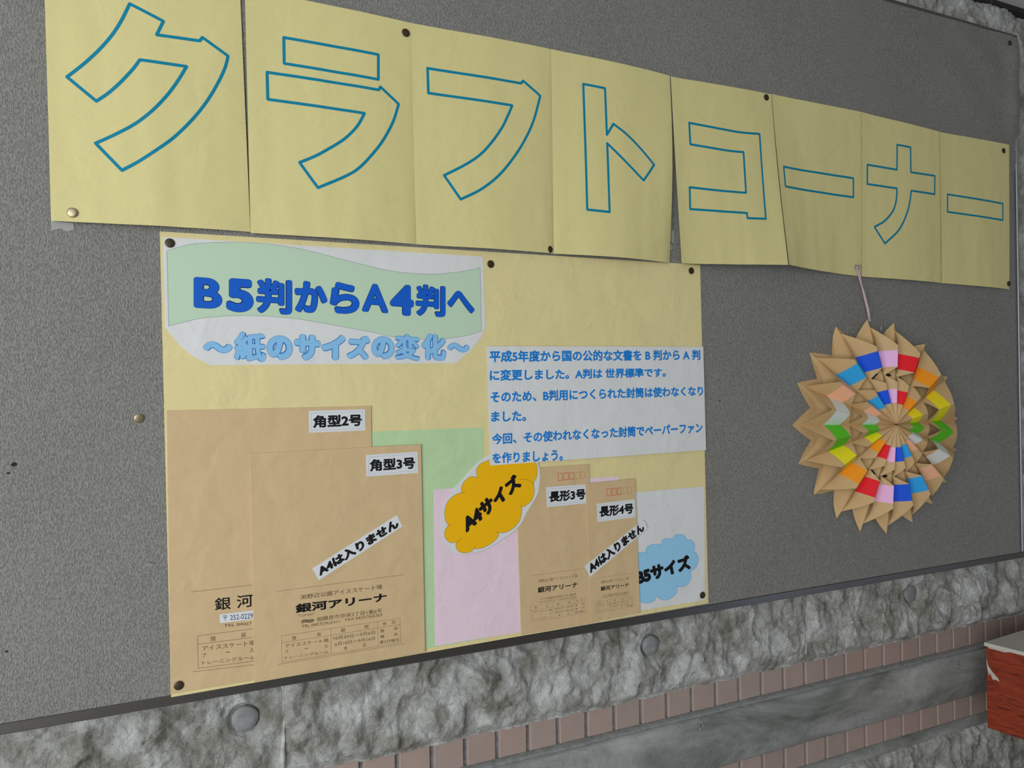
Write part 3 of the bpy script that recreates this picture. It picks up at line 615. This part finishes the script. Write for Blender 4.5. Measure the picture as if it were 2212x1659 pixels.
# ================================================================ POSTER AND THE THINGS ON IT
def thing(name, key, y, label, cat, group=None):
    p = P[key]; cx = sum(a for a, b in p)/len(p); zz = min(b for a, b in p)
    return empty(name, (cx/1000, -y/1000, zz/1000), label, cat, group)

t = thing('poster_sheet', 'yellow', .1, 'large pale yellow backing sheet pinned to the grey board under the brown envelopes', 'paper sheet')
slab('sheet', P['yellow'], .1, .4, M['poster'], t)

# --- title card
t = thing('title_card', 'title', .45, 'white title card with green wave band and bold blue words on paper sizes', 'title card')
slab('card', P['title'], .45, .70, M['white'], t)
wv = catmull(P['wave'], 50, 5)
flat('green_wave', [(wv, [tuple(range(len(wv)))])], .74, M['wave'], t)
flat('wave_outline', [stroke(wv, .55)], .76, M['greyline'], t)
def pieces(chars, keys, bold, res=4, kb=None):
    out = []
    for i, (ch, k) in enumerate(zip(chars, keys)):
        b = bold if not kb or ch not in kb else kb[ch]
        out.append(fit(ch, TX[k], b, res))
    return out
tk = ['t%d' % i for i in range(9)]
def grow(q, d):
    cx = sum(p[0] for p in q)/4; cz = sum(p[1] for p in q)/4
    return [(p[0]+math.copysign(d, p[0]-cx), p[1]+math.copysign(d, p[1]-cz)) for p in q]
kb1 = {'判': .075, 'か': .10, 'ら': .10, 'へ': .09, 'B': .075, '5': .10, 'A': .07, '4': .085}
flat('lettering', [fit(ch, grow(TX[k], .3), kb1.get(ch, .06)+.035, 5) for ch, k in zip('B5判からA4判へ', tk)], .78, M['navy'], t)
flat('lettering', [fit(ch, TX[k], kb1.get(ch, .06), 5) for ch, k in zip('B5判からA4判へ', tk)], 1.0, M['blue'], t)
sk = ['s%d' % i for i in range(10)]
kb2 = {'紙': .075, '変': .07, '化': .11}
o = flat('lettering', [fit(ch, grow(TX[k], .4), kb2.get(ch, .135)+.07, 5) for ch, k in zip('～紙のサイズの変化～', sk)], .78, M['skyline'], t)
o = flat('lettering', [fit(ch, TX[k], kb2.get(ch, .135), 5) for ch, k in zip('～紙のサイズの変化～', sk)], 1.0, M['sky'], t)
tag(o, 'pale blue lower line of lettering')

# --- coloured sheets
t = thing('paper_sheet', 'green', .45, 'upright light green sheet partly hidden behind the brown envelopes', 'paper sheet')
slab('sheet', P['green'], .45, .65, M['green'], t)
t = thing('paper_sheet', 'pink', .70, 'pale pink sheet lying sideways behind the orange cloud card', 'paper sheet')
slab('sheet', P['pink'], .70, .90, M['pink'], t)
t = thing('paper_sheet', 'b5', .95, 'plain white sheet behind the blue cloud at the lower right of the poster', 'paper sheet')
slab('sheet', P['b5'], .95, 1.15, M['white'], t)

# --- print blocks
def lines(segs, w): return [stroke(list(s), w, False, 4) for s in segs]
def table(key, y, m, parent, w=.35, res=2, bold=0., part='printed_table'):
    q = D['tab'][key]
    segs = [(q[0], q[1]), (q[1], q[2]), (q[2], q[3]), (q[3], q[0])]
    segs += [tuple(bil(q, *p) for p in l) for l in D['tlines']]
    parts = lines(segs, w)
    for body, c in D['cells']:
        parts.append(fit(body, [bil(q, *p) for p in c], bold, res))
    return flat(part, parts, y, m, parent)

def label_card(key, tkey, body, y, parent, bold=.085):
    o = slab('paper_label', P[key], y, y+.15, M['label'], parent)
    tag(o, 'white stuck-on label lettered in black')
    q = P[key]; ins = [bil(q, a, b) for a, b in ((.045, .10), (.955, .10), (.955, .90), (.045, .90))]
    pts = fit(body, TX[tkey], bold, 4)
    flat('label_border', [stroke(ins, .25, True, 4)], y+.19, M['greyline'], o)
    flat('lettering', [pts], y+.21, M['black'], o)
    return o

# k2: the largest envelope
t = thing('envelope', 'k2', .70, 'largest brown envelope at the far left of the poster, with a printed postcode sticker', 'envelope', None)
slab('envelope_body', P['k2'], .95, 2.0, M['kraft'], t, .35)
for s_ in lines(D['rules']['k2'], .4): flat('printed_rule', [s_], 2.04, M['faded'], t)
q = TX['k2a']; q2 = TX['k2b']
dx = q2[0][0]-q[0][0]
name_parts = [fit('銀', q, .03, 4), fit('河', q2, .03, 4)]
for i, ch in enumerate('アリ'):
    name_parts.append(fit(ch, [(p[0]+dx*(i+1), p[1]) for p in q2], .05, 4))
flat('printed_name', name_parts, 2.04, M['black'], t)
st = slab('postcode_sticker', P['sticker'], 2.02, 2.14, M['label'], t)
tag(st, 'small white printed postcode sticker')
flat('lettering', [fit('〒 252-0229', TX['k2z'], .0, 3)], 2.18, M['navy'], st)
for s_ in [fit('TEL 042(7', TX['k2t'], .012, 3)]: flat('printed_address', [s_], 2.04, M['faded'], t)
table('k2', 2.04, M['faded'], t, .4, 3, .0)
label_card('lab2', 'l2', '角型2号', 2.03, t)

# k3
t = thing('envelope', 'k3', 2.3, 'medium brown envelope overlapping the largest one, with a slanted white strip', 'envelope')
slab('envelope_body', P['k3'], 2.30, 3.4, M['kraft'], t, .35)
Y = 3.44
for s_ in lines(D['rules']['k3'], .35): flat('printed_rule', [s_], Y, M['faded'], t)
for s_ in [fit('渕野辺公園アイススケート場', TX['k3a'], .006, 3), fit('相模原市弥栄3丁目1番6号', TX['k3d'], 0, 3),
     fit('TEL 0427(76)5311', TX['k3e'], 0, 3), fit('FAX 0427(76)5353', TX['k3f'], 0, 3)]: flat('printed_address', [s_], Y, M['faded'], t)
flat('printed_postcode', [fit('〒229-0029', TX['k3c'], 0, 2)], Y, M['faint'], t)
flat('printed_name', [fit('銀河アリーナ', TX['k3b'], .08, 4)], Y, M['black'], t)
for s in D['scrib']: flat('pen_stroke', [stroke(catmull(list(s), 90, 4, False), 1.1, False)], Y+.02, M['black'], t)
table('k3', Y, M['faded'], t, .3, 3)
label_card('lab3', 'l3', '角型3号', 3.42, t)
o = slab('slanted_strip', P['strip3'], 3.46, 3.62, M['label'], t); tag(o, 'slanted white paper strip with black words')
flat('lettering', [fit('A4は入りません', TX['st3'], .125, 4)], 3.66, M['black'], o)

# orange cloud card, message sheet, long envelopes
t = thing('envelope', 'c3', 1.0, 'narrow brown envelope beside the orange cloud, wider of the two long ones', 'envelope')
slab('envelope_body', P['c3'], 1.25, 2.1, M['kraft'], t, .3)
Y = 2.14
for s_ in lines(D['rules']['c3'], .3): flat('printed_rule', [s_], Y, M['faint'], t)
for s_ in [fit('渕野辺公園アイススケート場', TX['c3a'], 0, 2), fit('〒229 相模原市弥栄3丁目1番6号', TX['c3d'], 0, 2),
     fit('TEL 0427(76)5311  FAX 0427(76)5353', TX['c3e'], 0, 2)]: flat('printed_address', [s_], Y, M['faint'], t)
flat('printed_name', [fit('銀河アリーナ', TX['c3b'], .055, 3)], Y, M['black'], t)
table('c3', Y, M['faint'], t, .22, 1)
def postal(key, y, parent):
    for i, b in enumerate(D[key]):
        flat('postcode_box', [stroke(list(b), 0.7 if i < 3 else .45, True, 4)], y, M['postal' if i < 3 else 'postal2'], parent)
postal('postc3', Y, t)
label_card('labc3', 'lc3', '長形3号', 2.13, t)

t = thing('envelope', 'c4', 2.6, 'smallest brown envelope at the right, overlapping the blue cloud', 'envelope')
slab('envelope_body', P['c4'], 2.60, 3.4, M['kraft'], t, .3)
Y = 3.44
for s_ in lines(D['rules']['c4'], .25): flat('printed_rule', [s_], Y, M['faint'], t)
for s_ in [fit('渕野辺公園アイススケート場', TX['c4a'], 0, 2), fit('〒229 相模原市弥栄3丁目1番6号', TX['c4d'], 0, 2),
     fit('TEL 0427(76)5311  FAX 0427(76)5353', TX['c4e'], 0, 2)]: flat('printed_address', [s_], Y, M['faint'], t)
flat('printed_name', [fit('銀河アリーナ', TX['c4b'], .055, 3)], Y, M['black'], t)
table('c4', Y, M['faint'], t, .16, 1)
postal('postc4', Y, t)
label_card('labc4', 'lc4', '長形4号', 3.43, t)
o = slab('slanted_strip', P['strip4'], 3.62, 3.78, M['label'], t); tag(o, 'slanted white paper strip with black words')
flat('lettering', [fit('A4は入りません', TX['st4'], .125, 4)], 3.82, M['black'], o)

def cloud(card, cl, y, m, ll, body, tkey, inner, label, cat):
    t = thing('cloud_card', card, y, label, cat)
    sh = catmull(P[card], 60, 4)
    slab('card', sh, y, y+.18, M['white'], t)
    c = catmull(P[cl], 62, 6)
    flat('cloud_print', [(c, [tuple(range(len(c)))])], y+.22, m, t)
    flat('cloud_outline', [stroke(c, .35)]+[stroke(catmull(list(i), 120, 4, False), .35, False) for i in D[inner]], y+.25, ll, t)
    flat('lettering', [fit(body, TX[tkey], .145, 4)], y+.40, M['black'], t)
cloud('cardo', 'cloudo', 2.45, M['orange'], M['black'], 'A4サイズ', 'co', 'inner_o', 'orange cloud card lettered in black, slanting over the pink sheet', 'cloud card')
cloud('cardb', 'cloudb', 1.25, M['cloudblue'], M['skyline'], 'B5サイズ', 'cb', 'inner_b', 'light blue cloud card on the white sheet, its left end under the small envelope', 'cloud card')

t = thing('message_sheet', 'para', 2.85, 'white sheet with six lines of blue handwriting-style text at the upper right of the poster', 'text sheet')
slab('sheet', P['para'], 2.85, 3.05, M['white'], t)
for i, b in enumerate(('平成5年度から国の公的な文書を B 判から A 判', 'に変更しました。A判は 世界標準です。', 'そのため、B判用につくられた封筒は使わなくなり', 'ました。',
                       '今回、その使われなくなった封筒でペーパーファン', 'を作りましょう。')):
    flat('text_line', [fit(b, TX['p%d' % i], .075, 3)], 3.10, M['para'], t)

# ================================================================ BANNER SHEETS
def wfun(p, a, b):
    base, A, LL, LR, ML = p
    aa = min(max(a, 0), 1); bb = max(b, 0)
    return base+A*math.sin(PI*aa)**.8*(.35+.65*bb)+LL*(1-a)**2*bb**1.3+LR*a**2*bb**1.3+ML*(a**3)*math.sin(PI*min(bb, 1))+2.6*(1-aa)**9
names = ['ku', 'ra', 'fu', 'to', 'ko', 'long bar', 'na', 'long bar']
labs = ['yellow banner sheet with outlined katakana ku, first and largest at the left',
        'yellow banner sheet with outlined katakana ra, second from the left',
        'yellow banner sheet with outlined katakana fu, between the ra and to sheets',
        'yellow banner sheet with outlined katakana to, its lower edge bulging off the board',
        'yellow banner sheet with outlined katakana ko, its lower right corner curling forward',
        'yellow banner sheet with one long dash, between the ko and na sheets',
        'yellow banner sheet with outlined katakana na, above the paper fan',
        'yellow banner sheet with one long dash, last at the right end']
def ripple(i, a, b):
    """slow buckles of hanging paper, mm"""
    return (.9*noise.noise(Vector((a*2.2+i*7, b*1.1, 2.))) + .8*noise.noise(Vector((a*5+i*3, b*1.3, 6.))) + .35*noise.noise(Vector((a*11+i*3, b*1.8, 9.))))*(.25+b)*1.3
for i, (quad, wp, lets) in enumerate(D['sheets']):
    def S(a, b, off=0.):
        x, z = bil(quad, a, b)
        return (x/1000, -(wfun(wp, a, b)+ripple(i, a, b)+off)/1000, z/1000)
    n = 48; V, F = [], []
    for off in (0., -.12):
        for j in range(n+1):
            for k in range(n+1): V.append(S(k/n, j/n, off))
    w = n+1; o2 = w*w
    for j in range(n):
        for k in range(n):
            a = j*w+k
            F.append((a, a+w, a+w+1, a+1)); F.append((o2+a, o2+a+1, o2+a+w+1, o2+a+w))
    for k in range(n):
        if 0: F += [(k, k+1, o2+k+1, o2+k), (n*w+k+1, n*w+k, o2+n*w+k, o2+n*w+k+1),
              (k*w, o2+k*w, o2+(k+1)*w, (k+1)*w), (k*w+n, (k+1)*w+n, o2+(k+1)*w+n, o2+k*w+n)]
    bx, bz = bil(quad, .5, 1)
    t = empty('banner_sheet', (bx/1000, -wp[0]/1000, bz/1000), labs[i], 'banner sheet', 'banner sheets spelling the heading')
    meshobj('sheet', V, F, M['banner'], t, smooth=True)
    V, F = [], []
    for poly in lets:
        # work in mm so the line keeps its width, then back to sheet coordinates
        mm = [(a*210, b*297) for a, b in poly]
        pts = resample(catmull(mm, 33, 5), 6)
        sv, sf = stroke(pts, 3.7, True, 8)
        sf2 = sf
        k = len(V); V += sv; F += [tuple(q+k for q in f) for f in sf2]
    vo = [0.]*len(V)
    for q_, f in enumerate(F):
        for q in f: vo[q] = (q_ % 31)*.003
    W = [S(a/210, b/297, .10+e) for (a, b), e in zip(V, vo)]
    FF = []
    for f in F:
        p0, p1, p2 = (Vector(W[f[q]]) for q in (0, 1, 2))
        FF.append(f if (p1-p0).cross(p2-p0).y < 0 else tuple(reversed(f)))
    meshobj('letter_outline', W, FF, M['teal'], t)
    if i == 0:
        slab('tape_piece', [(-121.6, 1706), (-119.4, 1706), (-118, 1690), (-100, 1689), (-99, 1682), (-106, 1679), (-112, 1682), (-120.8, 1679)], .3, .6, M['tape'], t)

# ================================================================ THUMBTACKS
def tack_mesh(r, m):
    V, F = [], []; n = 28
    prof = [(r*.80, .0), (r*.97, -.0004), (r, -.0008), (r*.95, -.0011), (r*.7, -.0014), (r*.4, -.0016), (r*.12, -.0017)]
    for rr, y in prof:
        for i in range(n):
            a = 2*PI*i/n; V.append((rr*math.cos(a), y, rr*math.sin(a)))
    for k in range(len(prof)-1):
        for i in range(n): F.append((k*n+i, k*n+(i+1) % n, (k+1)*n+(i+1) % n, (k+1)*n+i))
    F.append(tuple((len(prof)-1)*n+i for i in range(n))); F.append(tuple(reversed(range(n))))
    me = bpy.data.meshes.new('tack_head'); me.from_pydata(V, [], F); me.materials.append(m)
    me.polygons.foreach_set('use_smooth', [True]*len(F)); me.update()
    V2, F2 = [], []
    for rr, y in ((.0006, 0), (.0006, .006), (.0001, .008)):
        for i in range(8): V2.append((rr*math.cos(PI*i/4), y, rr*math.sin(PI*i/4)))
    for k in range(2):
        for i in range(8): F2.append((k*8+i, k*8+(i+1) % 8, (k+1)*8+(i+1) % 8, (k+1)*8+i))
    me2 = bpy.data.meshes.new('tack_pin'); me2.from_pydata(V2, [], F2); me2.materials.append(M['steel']); me2.update()
    return me, me2
dark = tack_mesh(.0054, M['brass']); pale = tack_mesh(.0054, M['brassdull'])
tl = [('round brass thumbtack at the top right of the ra sheet', 3.0, 0, 0, 0),
      ('pale silvery thumbtack at the lower left of the ku sheet', 6.6, 1, .05, -.12),
      ('dark thumbtack at the lower right of the fu sheet', 3.3, 0, 0, 0),
      ('dark thumbtack at the top right of the ko sheet', 3.4, 0, 0, 0),
      ('dark thumbtack at the top right of the last banner sheet', 2.6, 0, 0, 0),
      ('dark thumbtack at the bottom right of the last banner sheet', 4.1, 0, 0, 0),
      ('olive brass thumbtack at the top left of the white title card', .9, 0, 0, 0),
      ('dark thumbtack just right of the white title card', .5, 0, 0, 0),
      ('dark thumbtack at the top right corner of the poster', .5, 0, 0, 0),
      ('dark thumbtack at the bottom left of the largest envelope', 2.2, 0, 0, 0),
      ('dark thumbtack at the bottom right corner of the poster', 1.25, 0, 0, 0),
      ('lone brass thumbtack in the grey cloth left of the poster', .1, 1, .16, .08),
      ('rusty thumbtack in the top right corner of the notice board', 8.0, 0, 0, 0)]
for (x, z), (lab, y, kind, rx, rz) in zip(D['pins'], tl):
    t = empty('thumbtack', (x/1000, -y/1000, z/1000), lab, 'thumbtack', 'thumbtacks in the notice board')
    t.rotation_euler = (rx, 0, rz)
    me, me2 = pale if kind else dark
    link(bpy.data.objects.new('tack_head', me), t); link(bpy.data.objects.new('tack_pin', me2), t)

# ================================================================ PAPER FAN
FC = Vector((1.1595, -.045, 1.422)); R = .197
fan = empty('paper_fan', (FC.x, -.02, FC.z-R), 'round folded brown paper fan with coloured stripes hanging on the grey board', 'paper fan')
cols = {'blue': (.008, .10, .80), 'light_blue': (.035, .42, .90), 'salmon': (.95, .50, .30), 'white': (.74, .80, .80), 'green': (.11, .56, .02),
        'yellow': (.92, .80, .02), 'orange': (.97, .35, .015), 'red': (.85, .012, .025), 'pink': (.92, .53, .88)}
FM = {k: paper('fan_'+k+'_paper', v, .1, .03) for k, v in cols.items()}
valleys = [(1.0, .192), (26.4, .186), (52.7, .182), (79.0, .186), (98.1, .190), (119.1, .200), (140.6, .202), (157.8, .201), (178.9, .1985),
           (198.6, .196), (217.9, .193), (237.7, .193), (255.4, .197), (273.6, .200), (292.3, .199), (309.2, .198), (324.5, .199), (343.5, .196), (361.0, .192)]
order = ['yellow', 'orange', 'red', 'pink', 'blue', 'light_blue', 'salmon', 'white',
         'green', 'yellow', 'orange', 'red', 'pink', 'blue', 'light_blue', 'salmon', 'white', 'green']
def fp(side, am, av, r, s, off=0.):
    """point on a fold face: s=0 on the ridge, s=1 in the valley; side -1 faces the room, 1 the wall"""
    d = (.0022+.178*r) if side < 0 else (.001+.075*r)
    bow = math.sin(PI*s)*.0016*min(1, r/.1)     # the faces belly out a little
    ym = .032*r/R
    pm = Vector((r*math.cos(am), ym+side*d, r*math.sin(am)))
    pv = Vector((r*math.cos(av), ym, r*math.sin(av)))
    p = pm*(1-s)+pv*s
    n = (pm-pv).cross(Vector((math.cos(am), 0, math.sin(am)))).normalized()
    if n.y*side < 0: n = -n
    p += n*(bow+off)
    q = FC+p
    q.y -= (q.x-FC.x)*.07*min(1, r/.05)
    q.y = min(q.y, -.0012)
    return tuple(q)
def grid(side, am, av, lo, hi, n, k=10, off=0.):
    V, F = [], []
    for i in range(n+1):
        for j in range(k+1):
            s = j/k; a, c = lo(s), hi(s)
            V.append(fp(side, am, av, a+(c-a)*i/n, s, off))
    w = k+1
    for i in range(n):
        for j in range(k): F.append((i*w+j, i*w+j+1, (i+1)*w+j+1, (i+1)*w+j))
    return V, F
def face(side, am, av, rt, rm, rv, a, bb, c, ns):
    lo2 = lambda s: c+(bb-c)*min(1, s/ns)
    return [grid(side, am, av, lambda s: .0025, lambda s: a+(bb-a)*min(1, s/ns), 10),
            grid(side, am, av, lo2, lambda s: rm+(rv-rm)*s, 10)]
for i, c in enumerate(order):
    (a0, r0), (a1, r1) = valleys[i], valleys[i+1]
    A0, A1 = math.radians(a0), math.radians(a1); AM = (A0+A1)/2
    rmid = (r0+r1)/2
    pts = []
    for av, rv in ((A0, r0), (A1, r1)):
        pts += face(-1, AM, av, rv, .745*rmid, .925*rv, .40*rmid, .47*rmid, .54*rmid, .82)
        pts += face(1, AM, av, rv, .80*rmid, rv, .43*rmid, .47*rmid, .51*rmid, .7)
        # strip of the back layer's tip beyond the shorter front tip
    V, F = merge(pts)
    pl = meshobj('folded_petal', V, F, M['fankraft'], fan)
    for (ra, rb) in ((.545*rmid, .70*rmid), (.205*rmid, .335*rmid)):
        V, F = merge([grid(-1, AM, av, lambda s: ra, lambda s: rb, 4, 10, .00025) for av in (A0, A1)])
        bnd = meshobj('colour_stripe', V, F, FM[c], pl)
        tag(bnd, c.replace('_', ' ')+' paper stripe')

def tube(pts, r, n=8, flatten=1.):
    V, F = [], []
    for i, p in enumerate(pts):
        p = Vector(p)
        a = Vector(pts[max(0, i-1)]); b = Vector(pts[min(len(pts)-1, i+1)])
        t = (b-a).normalized(); s = t.cross(Vector((0, 1, 0)))
        if s.length < 1e-4: s = Vector((1, 0, 0))
        s.normalize(); q = s.cross(t)
        for j in range(n):
            an = 2*PI*j/n; V.append(tuple(p+s*r*math.cos(an)+q*r*flatten*math.sin(an)))
    for i in range(len(pts)-1):
        for j in range(n): F.append((i*n+j, i*n+(j+1) % n, (i+1)*n+(j+1) % n, (i+1)*n+j))
    F.append(tuple(reversed(range(n)))); F.append(tuple((len(pts)-1)*n+j for j in range(n)))
    return V, F
# ribbon loop: two strands from the push pin to the top tip of the fan
top = Vector((1.1322, -.0185, 1.6085)); pin = Vector((1.1165, -.0065, 1.7040))
l1 = [pin+Vector((-.0032, -.001, .0005)), pin.lerp(top, .25)+Vector((-.0016, 0, 0)), pin.lerp(top, .5)+Vector((.0002, -.001, 0)), pin.lerp(top, .8)+Vector((.0012, -.001, 0)), top+Vector((0, 0, -.003))]
l2 = [pin+Vector((.0030, -.001, .0005)), pin.lerp(top, .22)+Vector((.0022, .001, 0)), pin.lerp(top, .42)+Vector((.0006, .001, 0)), pin.lerp(top, .8)+Vector((0, .0005, 0)), top+Vector((0, .001, -.003))]
V, F = merge([tube(l1, .0019, 8, .35), tube(l2, .0019, 8, .35)])
tag(meshobj('hanging_ribbon', V, F, M['ribbon'], fan, smooth=True), 'pale pink hanging ribbon loop')
cl0 = Vector((1.1475, -.0300, 1.6010))
clip = [cl0+Vector(v)*.001 for v in ((-3, 0, -18), (-1.5, 0, -2), (1.5, 0, 1.5), (4.5, 0, -1), (4.2, 0, -24), (6.4, 0, -26.5), (8.6, 0, -23), (8.8, 0, -5))]
t = empty('paper_clip', tuple(cl0), 'steel paper clip at the top seam of the fan', 'paper clip')
meshobj('wire', *tube([tuple(p) for p in clip], .0005, 6), M['steel'], t, smooth=True)
# clear push pin
t = empty('push_pin', (pin.x, -.0032, pin.z), 'clear plastic push pin holding the pink ribbon', 'push pin')
V, F = [], []; n = 20
prof = [(.0042, .0), (.0042, -.0012), (.0024, -.0022), (.0022, -.0055), (.0034, -.0068), (.0036, -.0082), (.0028, -.0088)]
for rr_, y in prof:
    for i in range(n): V.append((pin.x+rr_*math.cos(2*PI*i/n), -.0032+y, pin.z+rr_*math.sin(2*PI*i/n)))
for k in range(len(prof)-1):
    for i in range(n): F.append((k*n+i, k*n+(i+1) % n, (k+1)*n+(i+1) % n, (k+1)*n+i))
F.append(tuple((len(prof)-1)*n+i for i in range(n))); F.append(tuple(reversed(range(n))))
meshobj('pin_grip', V, F, M['clear'], t, smooth=True)
V, F = [], []
for rr_, y in ((.0005, 0), (.0005, .007)):
    for i in range(6): V.append((pin.x+rr_*math.cos(PI*i/3), -.0032+y, pin.z+rr_*math.sin(PI*i/3)))
for i in range(6): F.append((i, (i+1) % 6, 6+(i+1) % 6, 6+i))
meshobj('pin_point', V, F, M['steel'], t)

# ================================================================ RED CABINET STAND
bo = Vector((1.3865, -.052, 0))
ex = Vector((math.cos(math.radians(4)), math.sin(math.radians(4)), 0)); ey = Vector((.19, -.98, 0)).normalized()
def bp(a, b, z): return tuple(bo+ex*a+ey*b+Vector((0, 0, z)))
def obox(a0, a1, b0, b1, z0, z1, i=0.):
    v = [bp(a, b, z) for a in (a0, a1) for b in (b0, b1) for z in (z0, z1)]
    return v, [(0,1,3,2), (4,6,7,5), (0,4,5,1), (2,3,7,6), (0,2,6,4), (1,5,7,3)]
t = empty('side_table', bp(.25, .2, 0), 'red wood-grain table with an off-white top at the right edge by the tiles', 'table')
meshobj('table_top', *obox(-.003, .62, -.002, .45, .998, 1.0045), M['cream'], t)
meshobj('apron', *obox(0, .61, 0, .44, .844, .998), M['redwood'], t)
sc_ = [[(.014, -.022), (.024, -.045), (.030, -.052), (.034, -.060), (.027, -.062), (.020, -.056), (.010, -.056), (.008, -.052)]]
def on_side(p): return tuple(Vector(bp(0, p[0], .998+p[1]))+Vector((-.0004, 0, 0)))
for p in ([(.003, -.001), (.040, -.001), (.030, -.004), (.016, -.0035), (.004, -.0035)], [(.0, -.022), (.003, -.036), (.010, -.046), (.020, -.056), (.022, -.061), (.015, -.059), (.011, -.061), (.006, -.050), (.004, -.055), (.001, -.040)]):
    f = tuple(range(len(p)))
    meshobj('torn_film_patch', [on_side(q) for q in p], [f], M['whitescuff'], t)
for a, b in ((.30, .20),):
    meshobj('pedestal', *obox(.24, .56, .18, .40, .02, .844), M['redwood'], t)
meshobj('base', *obox(.20, .60, .14, .43, 0, .02), M['redwood'], t)
